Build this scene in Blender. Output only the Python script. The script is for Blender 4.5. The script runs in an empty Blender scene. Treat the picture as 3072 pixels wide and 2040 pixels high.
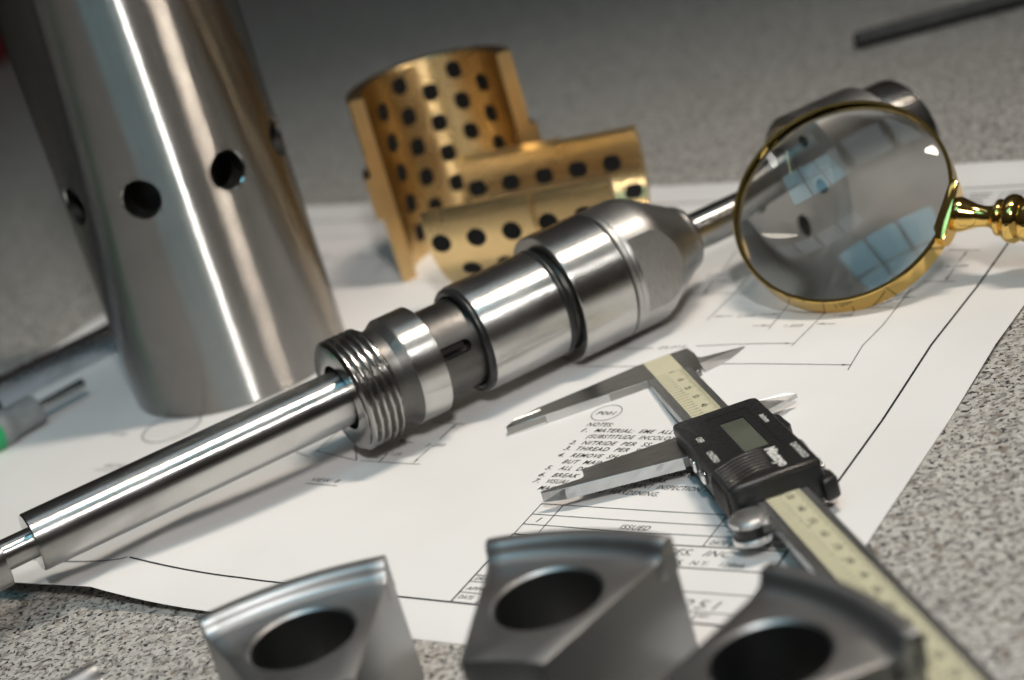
import bpy, bmesh, math, random
from mathutils import Vector, Matrix
random.seed(7)
R = math.radians
S = 0.001                                   # everything below is written in millimetres
scn = bpy.context.scene
col = scn.collection

# ------------------------------------------------------------------ camera
FPX, PITCH, ROLL, CAMH = 5857.0, R(21.06), R(-16.27), 278.7
Fv = Vector((0, math.cos(PITCH), -math.sin(PITCH)))
R0 = Vector((1, 0, 0)); U0 = R0.cross(Fv)
Rv = R0 * math.cos(ROLL) + U0 * math.sin(ROLL)
Uv = -R0 * math.sin(ROLL) + U0 * math.cos(ROLL)
CAM = Vector((0, 0, CAMH))
cd = bpy.data.cameras.new('camera'); cam = bpy.data.objects.new('camera', cd); col.objects.link(cam)
cd.sensor_width = 23.5; cd.lens = 23.5 * FPX / 3072.0
cd.clip_start = 0.01; cd.clip_end = 60
cd.dof.use_dof = True; cd.dof.focus_distance = 0.640; cd.dof.aperture_fstop = 4.6; cd.dof.aperture_blades = 8
m3 = Matrix((Rv, Uv, -Fv)).transposed()
cam.matrix_world = Matrix.Translation(CAM * S) @ m3.to_4x4()
scn.camera = cam

def ray(px):
    return (Fv + Rv * ((px[0] - 1536) / FPX) - Uv * ((px[1] - 1020) / FPX))
def ground(px, z=0.0):                       # where the ray of a photo pixel meets the height z (mm)
    d = ray(px); return CAM + d * ((z - CAMH) / d.z)

# ------------------------------------------------------------------ world: the dim shop around the table
w = bpy.data.worlds.new('World'); scn.world = w; w.use_nodes = True
nt = w.node_tree; nt.nodes.clear()
wo = nt.nodes.new('ShaderNodeOutputWorld'); bg = nt.nodes.new('ShaderNodeBackground')
tc = nt.nodes.new('ShaderNodeTexCoord'); sp = nt.nodes.new('ShaderNodeSeparateXYZ')
rp = nt.nodes.new('ShaderNodeValToRGB'); mr = nt.nodes.new('ShaderNodeMapRange')
nt.links.new(tc.outputs['Generated'], sp.inputs[0]); nt.links.new(sp.outputs['Z'], mr.inputs[0])
mr.inputs[1].default_value = -1; mr.inputs[2].default_value = 1
nt.links.new(mr.outputs[0], rp.inputs[0])
cr = rp.color_ramp
cr.elements[0].position = 0.0; cr.elements[0].color = (0.008, 0.0065, 0.005, 1)
cr.elements[1].position = 1.0; cr.elements[1].color = (0.060, 0.062, 0.064, 1)
for p, c in ((0.50, (0.012, 0.010, 0.008)), (0.70, (0.034, 0.030, 0.026))):
    e = cr.elements.new(p); e.color = (*c, 1)
bg.inputs[1].default_value = 1.0
nt.links.new(rp.outputs[0], bg.inputs[0]); nt.links.new(bg.outputs[0], wo.inputs[0])

# ------------------------------------------------------------------ lamps over the bench
def area(name, loc, target, sx, sy, power, colour, spread=180, shape='RECTANGLE', xdir=None):
    l = bpy.data.lights.new(name, 'AREA'); l.shape = shape; l.size = sx; l.size_y = sy
    l.energy = power; l.color = colour; l.spread = R(spread)
    o = bpy.data.objects.new(name, l); col.objects.link(o)
    z = (Vector(loc) - Vector(target)).normalized(); x = Vector((0, 0, 1)).cross(z)
    if xdir: x = Vector(xdir); x = x - z * x.dot(z)
    x = x.normalized() if x.length > 1e-3 else Vector((1, 0, 0)); y = z.cross(x)
    o.matrix_world = Matrix.Translation(Vector(loc)) @ Matrix((x, y, z)).transposed().to_4x4()
    return o
area('bench_lamp', (0.35, 0.60, 1.00), (-0.06, 0.60, 0), 0.06, 0.34, 1.36, (1.0, 0.87, 0.735), 72, 'ELLIPSE', (0.37, 0.93, 0))
area('ceiling_lamp', (0.16, -0.62, 1.20), (-0.06, 0.66, 0), 0.14, 0.32, 1.2, (1.0, 0.97, 0.93), 50, 'ELLIPSE')
area('ceiling_tube', (-0.10, -0.62, 1.45), (0.03, 0.66, 0), 0.035, 0.50, 0.22, (0.86, 1.0, 0.62), 160)
for x, y, pw, cc in [(-0.80 + 0.35 * i, -0.52 + 0.40 * j, 0.62, (0.26, 0.78, 1.0)) for i in range(3) for j in range(2)] + [(-0.50 + 0.38 * i, 0.98, 0.20, (0.74, 0.91, 1.0)) for i in range(4)]:
    area('skylight_pane', (x, y, 1.95), (x, y, 0), 0.32, 0.37, pw, cc, 110)      # panes of the skylight

vs = scn.view_settings; vs.view_transform = 'Standard'; vs.look = 'None'; vs.exposure = -0.22; vs.gamma = 1.0
vs.use_curve_mapping = False
scn.render.resolution_x = 1024; scn.render.resolution_y = 680
scn.render.engine = 'CYCLES'

# ------------------------------------------------------------------ materials
def mat(name, base=(0.5, 0.5, 0.5), metal=0.0, rough=0.4, **kw):
    m = bpy.data.materials.new(name); m.use_nodes = True
    b = m.node_tree.nodes['Principled BSDF']
    b.inputs['Base Color'].default_value = (*base, 1); b.inputs['Metallic'].default_value = metal
    b.inputs['Roughness'].default_value = rough
    for k, v in kw.items():
        b.inputs[k.replace('_', ' ')].default_value = v
    return m
def N(m, t, **kw):
    n = m.node_tree.nodes.new(t)
    for k, v in kw.items():
        setattr(n, k, v)
    return n
def L(m, a, b): m.node_tree.links.new(a, b)
def B(m): return m.node_tree.nodes['Principled BSDF']

def turned(name, base, rough, groove=0.4, wear=0.22, dark=0.75):
    """lathe-turned or ground metal: microscopic grooves round the local Z axis tip the surface to and fro along
    the axis, so that highlights are drawn out along it; gloss and tone vary a little over the surface"""
    m = mat(name, base, 1.0, rough); b = B(m)
    c = N(m, 'ShaderNodeTexCoord'); s = N(m, 'ShaderNodeSeparateXYZ'); L(m, c.outputs['Object'], s.inputs[0])
    n2 = N(m, 'ShaderNodeTexNoise'); n2.inputs['Scale'].default_value = 55; n2.inputs['Detail'].default_value = 6
    L(m, c.outputs['Object'], n2.inputs['Vector'])
    r = N(m, 'ShaderNodeMapRange'); L(m, n2.outputs['Fac'], r.inputs[0]); r.inputs[1].default_value = 0.3; r.inputs[2].default_value = 0.7
    r.inputs[3].default_value = rough * (1 - wear); r.inputs[4].default_value = rough * (1 + wear); L(m, r.outputs[0], b.inputs['Roughness'])
    mx = N(m, 'ShaderNodeMix', data_type='RGBA'); mx.inputs['A'].default_value = (*base, 1); mx.inputs['B'].default_value = (*[x * dark for x in base], 1)
    r3 = N(m, 'ShaderNodeMapRange'); r3.inputs[1].default_value = 0.45; r3.inputs[2].default_value = 0.8; L(m, n2.outputs['Fac'], r3.inputs[0])
    L(m, r3.outputs[0], mx.inputs['Factor']); L(m, mx.outputs['Result'], b.inputs['Base Color'])
    if groove:
        prev = None
        for k in (91000.0, 137000.0, 211000.0):
            mu_ = N(m, 'ShaderNodeMath', operation='MULTIPLY'); L(m, s.outputs['Z'], mu_.inputs[0]); mu_.inputs[1].default_value = k
            wn = N(m, 'ShaderNodeTexWhiteNoise', noise_dimensions='1D'); L(m, mu_.outputs[0], wn.inputs['W'])
            ad = N(m, 'ShaderNodeMath', operation='ADD'); L(m, wn.outputs['Value'], ad.inputs[0])
            if prev: L(m, prev.outputs[0], ad.inputs[1])
            else: ad.inputs[1].default_value = -1.5
            prev = ad
        sc_ = N(m, 'ShaderNodeMath', operation='MULTIPLY'); L(m, prev.outputs[0], sc_.inputs[0]); sc_.inputs[1].default_value = groove
        vt = N(m, 'ShaderNodeVectorTransform', vector_type='VECTOR', convert_from='OBJECT', convert_to='WORLD'); vt.inputs[0].default_value = (0, 0, 1)
        vn = N(m, 'ShaderNodeVectorMath', operation='NORMALIZE'); L(m, vt.outputs[0], vn.inputs[0])
        ge = N(m, 'ShaderNodeNewGeometry')
        vs2_ = N(m, 'ShaderNodeVectorMath', operation='SCALE'); L(m, vn.outputs[0], vs2_.inputs[0]); L(m, sc_.outputs[0], vs2_.inputs['Scale'])
        va_ = N(m, 'ShaderNodeVectorMath', operation='ADD'); L(m, ge.outputs['Normal'], va_.inputs[0]); L(m, vs2_.outputs[0], va_.inputs[1])
        vz = N(m, 'ShaderNodeVectorMath', operation='NORMALIZE'); L(m, va_.outputs[0], vz.inputs[0]); L(m, vz.outputs[0], b.inputs['Normal'])
    return m

def worn(name, base, metal, rough, scale=120, amount=0.3, bump=0.0, stretch=(1, 1, 1), dark=0.75):
    """even material with uneven gloss and faint smudges"""
    m = mat(name, base, metal, rough); b = B(m)
    c = N(m, 'ShaderNodeTexCoord'); mp = N(m, 'ShaderNodeMapping'); mp.inputs['Scale'].default_value = stretch
    L(m, c.outputs['Object'], mp.inputs[0])
    n = N(m, 'ShaderNodeTexNoise'); n.inputs['Scale'].default_value = scale; n.inputs['Detail'].default_value = 7
    L(m, mp.outputs[0], n.inputs['Vector'])
    r = N(m, 'ShaderNodeMapRange'); L(m, n.outputs['Fac'], r.inputs[0]); r.inputs[1].default_value = 0.25; r.inputs[2].default_value = 0.75
    r.inputs[3].default_value = rough * (1 - amount); r.inputs[4].default_value = rough * (1 + amount)
    L(m, r.outputs[0], b.inputs['Roughness'])
    mx = N(m, 'ShaderNodeMix', data_type='RGBA'); mx.inputs['A'].default_value = (*base, 1); mx.inputs['B'].default_value = (*[x * dark for x in base], 1)
    r2 = N(m, 'ShaderNodeMapRange'); L(m, n.outputs['Fac'], r2.inputs[0]); r2.inputs[1].default_value = 0.42; r2.inputs[2].default_value = 0.72
    L(m, r2.outputs[0], mx.inputs['Factor']); L(m, mx.outputs['Result'], b.inputs['Base Color'])
    if bump:
        bp = N(m, 'ShaderNodeBump'); bp.inputs['Strength'].default_value = bump; bp.inputs['Distance'].default_value = 0.0003
        L(m, n.outputs['Fac'], bp.inputs['Height']); L(m, bp.outputs[0], b.inputs['Normal'])
    return m

M = {}
M['ground'] = turned('ground_steel', (0.58, 0.57, 0.555), 0.18, 0.36)
M['sleeve'] = turned('turned_steel', (0.57, 0.56, 0.545), 0.22, 0.42)
M['tube'] = turned('tube_steel', (0.37, 0.36, 0.345), 0.12, 0.95, 0.2, 0.9)
M['darksteel'] = turned('phosphated_steel', (0.15, 0.145, 0.14), 0.38, 0.30)
M['thread'] = turned('threaded_steel', (0.42, 0.41, 0.40), 0.22, 0.12)
M['satin'] = turned('satin_steel', (0.50, 0.495, 0.485), 0.36, 0.40)
M['flat'] = worn('milled_steel', (0.50, 0.495, 0.485), 1.0, 0.38, 300, 0.25, 0.05, (1, 1, 12))
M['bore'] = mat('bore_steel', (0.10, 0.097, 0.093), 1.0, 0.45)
M['chrome'] = mat('chrome', (0.80, 0.80, 0.80), 1.0, 0.12)
M['rubber'] = mat('black_rubber', (0.012, 0.013, 0.014), 0.0, 0.32)
M['jaw'] = worn('caliper_steel', (0.37, 0.365, 0.355), 1.0, 0.36, 90, 0.25, 0.02, (14, 1, 1), 0.8)
M['jawlight'] = worn('lapped_steel', (0.66, 0.67, 0.67), 1.0, 0.42, 160, 0.2, 0.02, (10, 1, 1), 0.9)
M['beam'] = worn('beam_steel', (0.50, 0.51, 0.515), 1.0, 0.40, 70, 0.25, 0.02, (1, 16, 1), 0.8)
M['scale'] = worn('scale_enamel', (0.60, 0.57, 0.405), 0.0, 0.45, 60, 0.2, 0, (1, 1, 1), 0.93)
M['ink'] = mat('black_ink', (0.012, 0.012, 0.014), 0.0, 0.6)
M['inkgrey'] = mat('grey_ink', (0.10, 0.10, 0.10), 0.0, 0.6)
M['plastic'] = worn('black_plastic', (0.014, 0.0145, 0.016), 0.0, 0.42, 500, 0.3, 0.10)
M['plasticshiny'] = worn('worn_black_plastic', (0.022, 0.020, 0.019), 0.0, 0.28, 300, 0.3, 0.05)
M['bezel'] = mat('bezel_plastic', (0.010, 0.0105, 0.012), 0.0, 0.25)
M['lcd'] = worn('lcd_glass', (0.115, 0.125, 0.100), 0.0, 0.14, 45, 0.3, 0, (1, 1, 1), 0.55)
M['white'] = mat('white_lettering', (0.78, 0.78, 0.76), 0.0, 0.5)
M['bronze'] = turned('bearing_bronze', (0.82, 0.60, 0.30), 0.25, 0.55, 0.2, 0.9)
M['bronzeflat'] = worn('milled_bronze', (0.74, 0.52, 0.25), 1.0, 0.40, 60, 0.2, 0.0, (1, 1, 1), 0.9)
M['graphite'] = worn('graphite', (0.010, 0.010, 0.010), 0.0, 0.8, 900, 0.1, 0.0); B(M['graphite']).inputs['Specular IOR Level'].default_value = 0.2
M['brass'] = turned('polished_brass', (0.83, 0.56, 0.17), 0.10, 0.0, 0.4, 0.85)
M['block'] = worn('blued_block_steel', (0.365, 0.367, 0.372), 1.0, 0.42, 60, 0.10, 0.0, (1, 1, 1), 0.95)
M['blockbore'] = mat('block_bore_steel', (0.30, 0.305, 0.31), 1.0, 0.30)
M['bar'] = worn('bar_steel', (0.58, 0.60, 0.64), 1.0, 0.26, 80, 0.3)
M['gaugegrey'] = worn('grey_enamel', (0.30, 0.315, 0.32), 0.0, 0.40, 200, 0.2)
M['green'] = mat('green_label', (0.02, 0.36, 0.13), 0.0, 0.45)
M['red'] = worn('red_enamel', (0.26, 0.012, 0.008), 0.0, 0.45, 60, 0.2)
M['blackrod'] = worn('black_handle', (0.022, 0.022, 0.022), 0.0, 0.5, 100, 0.3)
g = mat('lens_glass', (0.965, 0.985, 0.98), 0.0, 0.0); B(g).inputs['Transmission Weight'].default_value = 1.0; B(g).inputs['IOR'].default_value = 1.52
M['glass'] = g

# paper
m = mat('paper', (0.80, 0.795, 0.79), 0.0, 0.75); M['paper'] = m
c = N(m, 'ShaderNodeTexCoord'); n = N(m, 'ShaderNodeTexNoise'); n.inputs['Scale'].default_value = 900; n.inputs['Detail'].default_value = 5
L(m, c.outputs['Object'], n.inputs['Vector'])
n2 = N(m, 'ShaderNodeTexNoise'); n2.inputs['Scale'].default_value = 9; n2.inputs['Detail'].default_value = 5; L(m, c.outputs['Object'], n2.inputs['Vector'])
r = N(m, 'ShaderNodeValToRGB'); r.color_ramp.elements[0].position = 0.3; r.color_ramp.elements[0].color = (0.715, 0.705, 0.70, 1)
r.color_ramp.elements[1].position = 0.7; r.color_ramp.elements[1].color = (0.80, 0.797, 0.80, 1)
L(m, n2.outputs['Fac'], r.inputs[0]); L(m, r.outputs[0], B(m).inputs['Base Color'])
bp = N(m, 'ShaderNodeBump'); bp.inputs['Strength'].default_value = 0.08; bp.inputs['Distance'].default_value = 0.0002
L(m, n.outputs['Fac'], bp.inputs['Height']); L(m, bp.outputs[0], B(m).inputs['Normal'])

# granite: pale feldspar, grey quartz, black and brown mica flecks
m = mat('granite', (0.4, 0.4, 0.4), 0.0, 0.42); M['granite'] = m
c = N(m, 'ShaderNodeTexCoord')
nw = N(m, 'ShaderNodeTexNoise'); nw.inputs['Scale'].default_value = 420; nw.inputs['Detail'].default_value = 3; L(m, c.outputs['Object'], nw.inputs['Vector'])
vm = N(m, 'ShaderNodeVectorMath', operation='MULTIPLY_ADD'); L(m, nw.outputs['Color'], vm.inputs[0]); vm.inputs[1].default_value = (0.0022, 0.0022, 0.0022)
L(m, c.outputs['Object'], vm.inputs[2])
v1 = N(m, 'ShaderNodeTexVoronoi'); v1.inputs['Scale'].default_value = 640; L(m, vm.outputs[0], v1.inputs['Vector'])
r1 = N(m, 'ShaderNodeValToRGB'); r1.color_ramp.interpolation = 'LINEAR'
els = r1.color_ramp.elements; els[0].position = 0.0; els[0].color = (0.345, 0.33, 0.31, 1); els[1].position = 1.0; els[1].color = (0.57, 0.55, 0.515, 1)
for p, cc in ((0.22, (0.205, 0.195, 0.182)), (0.40, (0.51, 0.49, 0.46)), (0.75, (0.41, 0.39, 0.365))):
    e = els.new(p); e.color = (*cc, 1)
sx = N(m, 'ShaderNodeSeparateXYZ'); L(m, v1.outputs['Color'], sx.inputs[0]); L(m, sx.outputs['X'], r1.inputs[0])
nb = N(m, 'ShaderNodeTexNoise'); nb.inputs['Scale'].default_value = 560; nb.inputs['Detail'].default_value = 3; nb.inputs['Roughness'].default_value = 0.55; nb.inputs['Distortion'].default_value = 0.45
L(m, c.outputs['Object'], nb.inputs['Vector'])
mb = N(m, 'ShaderNodeMapRange'); mb.inputs[1].default_value = 0.562; mb.inputs[2].default_value = 0.60; L(m, nb.outputs['Fac'], mb.inputs[0])
nr = N(m, 'ShaderNodeTexNoise'); nr.inputs['Scale'].default_value = 200; nr.inputs['Detail'].default_value = 5; L(m, c.outputs['Object'], nr.inputs['Vector'])
mrr = N(m, 'ShaderNodeMapRange'); mrr.inputs[1].default_value = 0.58; mrr.inputs[2].default_value = 0.70; L(m, nr.outputs['Fac'], mrr.inputs[0])
x1 = N(m, 'ShaderNodeMix', data_type='RGBA'); L(m, mrr.outputs[0], x1.inputs['Factor']); L(m, r1.outputs[0], x1.inputs['A']); x1.inputs['B'].default_value = (0.20, 0.155, 0.12, 1)
x2 = N(m, 'ShaderNodeMix', data_type='RGBA'); L(m, mb.outputs[0], x2.inputs['Factor']); L(m, x1.outputs['Result'], x2.inputs['A']); x2.inputs['B'].default_value = (0.032, 0.031, 0.034, 1)
L(m, x2.outputs['Result'], B(m).inputs['Base Color'])

# ------------------------------------------------------------------ mesh helpers
def finish(me, ang=32):
    for p in me.polygons: p.use_smooth = True
    me.set_sharp_from_angle(angle=R(ang))
def link(name, me, material, parent=None):
    o = bpy.data.objects.new(name, me); col.objects.link(o)
    if material is not None:
        me.materials.clear(); me.materials.append(material)
    if parent is not None: o.parent = parent
    return o
def mk(name, verts, faces, material, parent=None, ang=32, smooth=True, weld=False):
    me = bpy.data.meshes.new(name)
    me.from_pydata([(v[0] * S, v[1] * S, v[2] * S) for v in verts], [], faces)
    bm = bmesh.new(); bm.from_mesh(me)
    if weld: bmesh.ops.remove_doubles(bm, verts=bm.verts, dist=2e-7)
    bmesh.ops.recalc_face_normals(bm, faces=bm.faces); bm.to_mesh(me); bm.free()
    me.update()
    if smooth: finish(me, ang)
    return link(name, me, material, parent)
def empty(name, loc, label=None, cat=None, group=None, axes=None):
    o = bpy.data.objects.new(name, None); col.objects.link(o); o.empty_display_size = 0.01
    if axes: o.matrix_world = Matrix.Translation(Vector(loc) * S) @ Matrix(axes).transposed().to_4x4()
    else: o.location = Vector(loc) * S
    tag(o, label, cat, group); return o
def tag(o, label=None, cat=None, group=None, kind=None):
    if label: o['label'] = label
    if cat: o['category'] = cat
    if group: o['group'] = group
    if kind: o['kind'] = kind
    return o

def soften(prof, c=0.25):
    """cut a small chamfer into every corner of a (z, r) outline"""
    out = [prof[0]]
    for i in range(1, len(prof) - 1):
        p = Vector(prof[i]); a = Vector(prof[i - 1]); b = Vector(prof[i + 1])
        la = (a - p).length; lb = (b - p).length
        if la < 1e-6 or lb < 1e-6 or (a - p).angle(b - p) > R(165): out.append(prof[i]); continue
        k = min(c, la * 0.4, lb * 0.4)
        out.append(tuple(p + (a - p).normalized() * k)); out.append(tuple(p + (b - p).normalized() * k))
    out.append(prof[-1]); return out
def lathe_data(prof, n=128, a0=0.0, a1=360.0):
    full = abs(a1 - a0) >= 359.9; cols = n if full else n + 1
    vs, fs, ring = [], [], []
    for (z, r_) in prof:
        if r_ < 1e-6: ring.append([len(vs)]); vs.append((0, 0, z)); continue
        ids = []
        for k in range(cols):
            a = R(a0 + (a1 - a0) * k / n); ids.append(len(vs)); vs.append((r_ * math.cos(a), r_ * math.sin(a), z))
        ring.append(ids)
    for i in range(len(prof) - 1):
        A, Bq = ring[i], ring[i + 1]
        for k in range(n):
            k2 = (k + 1) % cols if full else k + 1
            if len(A) == 1 and len(Bq) == 1: continue
            if len(A) == 1: fs.append((A[0], Bq[k2], Bq[k]))
            elif len(Bq) == 1: fs.append((A[k], A[k2], Bq[0]))
            else: fs.append((A[k], A[k2], Bq[k2], Bq[k]))
    return vs, fs
def lathe(name, prof, material, parent=None, n=128, ang=32, c=0.25):
    vs, fs = lathe_data(soften(prof, c) if c else prof, n)
    return mk(name, vs, fs, material, parent, ang, True, prof[0] == prof[-1])
def box_data(x0, x1, y0, y1, z0, z1):
    v = [(x, y, z) for z in (z0, z1) for y in (y0, y1) for x in (x0, x1)]
    return v, [(0, 2, 3, 1), (4, 5, 7, 6), (0, 1, 5, 4), (2, 6, 7, 3), (0, 4, 6, 2), (1, 3, 7, 5)]
def bevel(o, width, segs=2, ang=40):
    bm = bmesh.new(); bm.from_mesh(o.data)
    es = [e for e in bm.edges if len(e.link_faces) == 2 and e.calc_face_angle(0) > R(ang)]
    bmesh.ops.bevel(bm, geom=es, offset=width * S, segments=segs, affect='EDGES', profile=0.5, clamp_overlap=True)
    bm.to_mesh(o.data); bm.free(); finish(o.data, 40); return o
def box(name, x0, x1, y0, y1, z0, z1, material, parent=None, bev=0.0, segs=2):
    o = mk(name, *box_data(x0, x1, y0, y1, z0, z1), material, parent)
    if bev: bevel(o, bev, segs)
    return o
def prism(name, poly, z0, z1, material, parent=None, bev=0.0, segs=2):
    n = len(poly); v = [(p[0], p[1], z0) for p in poly] + [(p[0], p[1], z1) for p in poly]
    f = [tuple(range(n))[::-1], tuple(range(n, 2 * n))] + [(i, (i + 1) % n, n + (i + 1) % n, n + i) for i in range(n)]
    o = mk(name, v, f, material, parent)
    if bev: bevel(o, bev, segs)
    return o
def tube_path(name, pts, r_, material, parent=None, n=8, cap=True):
    pts = [Vector(p) for p in pts]; vs, fs = [], []
    for i, p in enumerate(pts):
        d = (pts[min(i + 1, len(pts) - 1)] - pts[max(i - 1, 0)]).normalized()
        up = Vector((0, 0, 1)) if abs(d.z) < 0.9 else Vector((1, 0, 0))
        a = d.cross(up).normalized(); b = a.cross(d)
        rr = r_[i] if isinstance(r_, (list, tuple)) else r_
        for k in range(n):
            t = 2 * math.pi * k / n; vs.append(tuple(p + a * (rr * math.cos(t)) + b * (rr * math.sin(t))))
    for i in range(len(pts) - 1):
        for k in range(n): fs.append((i * n + k, i * n + (k + 1) % n, (i + 1) * n + (k + 1) % n, (i + 1) * n + k))
    if cap: fs.append(tuple(range(n))); fs.append(tuple(range((len(pts) - 1) * n, len(pts) * n)))
    return mk(name, vs, fs, material, parent, 60)
def cut(o, cutters, axis_normals=True, ang=30, cut_mat=None):
    """subtract the cutter meshes from o and restore clean normals on the surfaces of revolution about local Z"""
    bpy.context.view_layer.update()
    for cme in cutters:
        cme.parent = None
        cme.matrix_world = (o.parent.matrix_world if o.parent else Matrix()) @ cme.matrix_basis
        md = o.modifiers.new('cut', 'BOOLEAN'); md.operation = 'DIFFERENCE'; md.solver = 'EXACT'; md.object = cme
    bpy.context.view_layer.update()
    dg = bpy.context.evaluated_depsgraph_get(); ev = o.evaluated_get(dg)
    me = bpy.data.meshes.new_from_object(ev); me.name = o.name
    o.modifiers.clear(); old = o.data; mats = [x for x in old.materials]; o.data = me
    for cme in cutters: bpy.data.objects.remove(cme)
    finish(me, ang); cutf = []
    if axis_normals:
        nl = [Vector(cn.vector) for cn in me.corner_normals]
        for p in me.polygons:
            cc = p.center; rad = Vector((cc.x, cc.y, 0))
            if rad.length < 1e-7: continue
            rad.normalize(); tan = Vector((-rad.y, rad.x, 0)); nf = p.normal
            if abs(nf.dot(tan)) > 0.035: cutf.append(p.index); continue
            if any(Vector((me.vertices[vi].co.x, me.vertices[vi].co.y, 0)).angle(rad, 0) > 0.12 for vi in p.vertices) and abs(nf.z) < 0.98: cutf.append(p.index); continue
            nr_, nz_ = nf.dot(rad), nf.z
            for li in p.loop_indices:
                v = me.vertices[me.loops[li].vertex_index].co; rv = Vector((v.x, v.y, 0))
                if rv.length < 1e-7: continue
                nl[li] = (rv.normalized() * nr_ + Vector((0, 0, nz_))).normalized()
        me.normals_split_custom_set([tuple(x) for x in nl])
        if cut_mat:
            me.materials.append(cut_mat)
            for i in cutf: me.polygons[i].material_index = 1
    return o
def tmp(verts, faces):                                   # a cutter, removed again by cut()
    return mk('cutter', verts, faces, None)

# ------------------------------------------------------------------ lettering
_txt = {}
def text_data(s, size, shear=0.0, offset=0.0, spacing=1.0, wide=1.0):
    key = (s, shear, offset, spacing)
    if key not in _txt:
        cu = bpy.data.curves.new('t', 'FONT'); cu.body = s; cu.size = 1.0; cu.shear = shear; cu.offset = offset
        cu.space_character = spacing; cu.resolution_u = 3
        ob = bpy.data.objects.new('t', cu); col.objects.link(ob)
        bpy.context.view_layer.update()
        me = ob.evaluated_get(bpy.context.evaluated_depsgraph_get()).to_mesh()
        _txt[key] = ([tuple(v.co) for v in me.vertices], [tuple(p.vertices) for p in me.polygons])
        ob.evaluated_get(bpy.context.evaluated_depsgraph_get()).to_mesh_clear()
        bpy.data.objects.remove(ob); bpy.data.curves.remove(cu)
    v, f = _txt[key]
    return [(x * size * wide, y * size) for x, y, z in v], f
class Flat:
    """collects printed shapes in a plane"""
    def __init__(s): s.v = []; s.f = []
    def add(s, v, f):
        k = len(s.v); s.v += v; s.f += [tuple(i + k for i in q) for q in f]
    def text(s, t, x, y, size, width=None, **kw):
        v, f = text_data(t, size, **kw)
        if width:
            x0 = min(p[0] for p in v); x1 = max(p[0] for p in v); k = width / (x1 - x0); v = [((p[0] - x0) * k, p[1]) for p in v]
        s.add([(x + p[0], y + p[1]) for p in v], f)
    def line(s, pts, w, step=6.0):
        pts = [Vector(p[:2]) for p in pts]; dense = [pts[0]]
        for a, b in zip(pts, pts[1:]):
            n = max(1, int((b - a).length / step))
            dense += [a + (b - a) * (i + 1) / n for i in range(n)]
        v = []
        for i, p in enumerate(dense):
            d = (dense[min(i + 1, len(dense) - 1)] - dense[max(i - 1, 0)]).normalized(); q = Vector((-d.y, d.x)) * (w / 2)
            v += [tuple(p + q), tuple(p - q)]
        s.add(v, [(2 * i, 2 * i + 1, 2 * i + 3, 2 * i + 2) for i in range(len(dense) - 1)])
    def arrow(s, tip, frm, ln=3.2, w=1.0):
        t = Vector(tip[:2]); d = (t - Vector(frm[:2])).normalized(); q = Vector((-d.y, d.x)) * (w / 2); b = t - d * ln
        s.add([tuple(t), tuple(b + q), tuple(b - q)], [(0, 1, 2)])
    def circle(s, c, r_, w, n=48, ry=None):
        ry = ry or r_
        s.line([(c[0] + r_ * math.cos(2 * math.pi * i / n), c[1] + ry * math.sin(2 * math.pi * i / n)) for i in range(n + 1)], w, 99)
    def build(s, name, material, parent, fn):
        return mk(name, [fn(*p) for p in s.v], s.f, material, parent, smooth=False)

# ================================================================== the setting
top = mk('granite_tabletop', *box_data(-425, 760, 388, 2300, -60, 0), M['granite']); tag(top, kind='structure')
bevel(top, 3, 2)

# ================================================================== drawing sheet
PO = Vector((40, 432)); PU = Vector((0.7825, -0.6227)); PV = Vector((0.5875, 0.8105))
det = PU.x * PV.y - PU.y * PV.x
def p_uv(x, y):
    dx, dy = x - PO.x, y - PO.y
    return ((dx * PV.y - dy * PV.x) / det, (PU.x * dy - PU.y * dx) / det)
def sm(a, b, x):
    t = min(1, max(0, (x - a) / (b - a))); return t * t * (3 - 2 * t)
def zp(x, b):
    a = -x
    z = 0.25
    # the front edge lifts off the stone towards the left, with a sharp crease
    e = 7.0 * max(0.0, (a - 194) / 62.0) ** 1.7 if a < 256 else 7.0 - 1.6 * sm(258, 300, a) + 1.2 * sm(300, 420, a)
    if a >= 256: e -= 4.2 * (1 - math.exp(-(a - 256) / 14.0)) * sm(6, 26, b) * (1 - sm(330, 420, a))
    z += e * math.exp(-((b / 70.0) ** 2))
    # fold running along the sheet at the right
    z += 1.9 * max(0, 1 - abs(b - 194) / 50.0) * (1 - sm(85, 150, a))
    z += 1.5 * max(0, 1 - abs(a - 205) / 60.0) * (1 - sm(20, 120, b))
    z += 0.55 * (math.sin(a / 23.0 + b / 41.0) * 0.5 + 0.5) * (1 - sm(150, 200, b) * 0.6)
    z += 2.5 * sm(345, 362, b) * (math.sin(a / 37.0) * 0.5 + 0.5) * (sm(180, 260, a) + (1 - sm(60, 130, a)))
    return z
def on_sheet(dz):
    def f(x, b):
        p = PO + PU * x + PV * b; return (p.x, p.y, zp(x, b) + dz)
    return f
XS = sorted(set([-466 + 466 * i / 233 for i in range(234)] + [-256.0])); BS = [3.5 + 358.7 * i / 180 for i in range(181)]
def edge_x(x, b): return x + (0.5 * math.sin(b / 31.0) if x in (XS[0], XS[-1]) else 0)
vv = []
for dz in (0.0, -0.12):
    fn = on_sheet(dz)
    for b in BS:
        for x in XS: vv.append(fn(x, b))
nx, nb_ = len(XS), len(BS); ff = []
for s_ in range(2):
    o_ = s_ * nx * nb_
    for j in range(nb_ - 1):
        for i in range(nx - 1): ff.append((o_ + j * nx + i, o_ + j * nx + i + 1, o_ + (j + 1) * nx + i + 1, o_ + (j + 1) * nx + i))
for j in range(nb_ - 1):
    for i in (0, nx - 1): ff.append((j * nx + i, (j + 1) * nx + i, nx * nb_ + (j + 1) * nx + i, nx * nb_ + j * nx + i))
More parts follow.
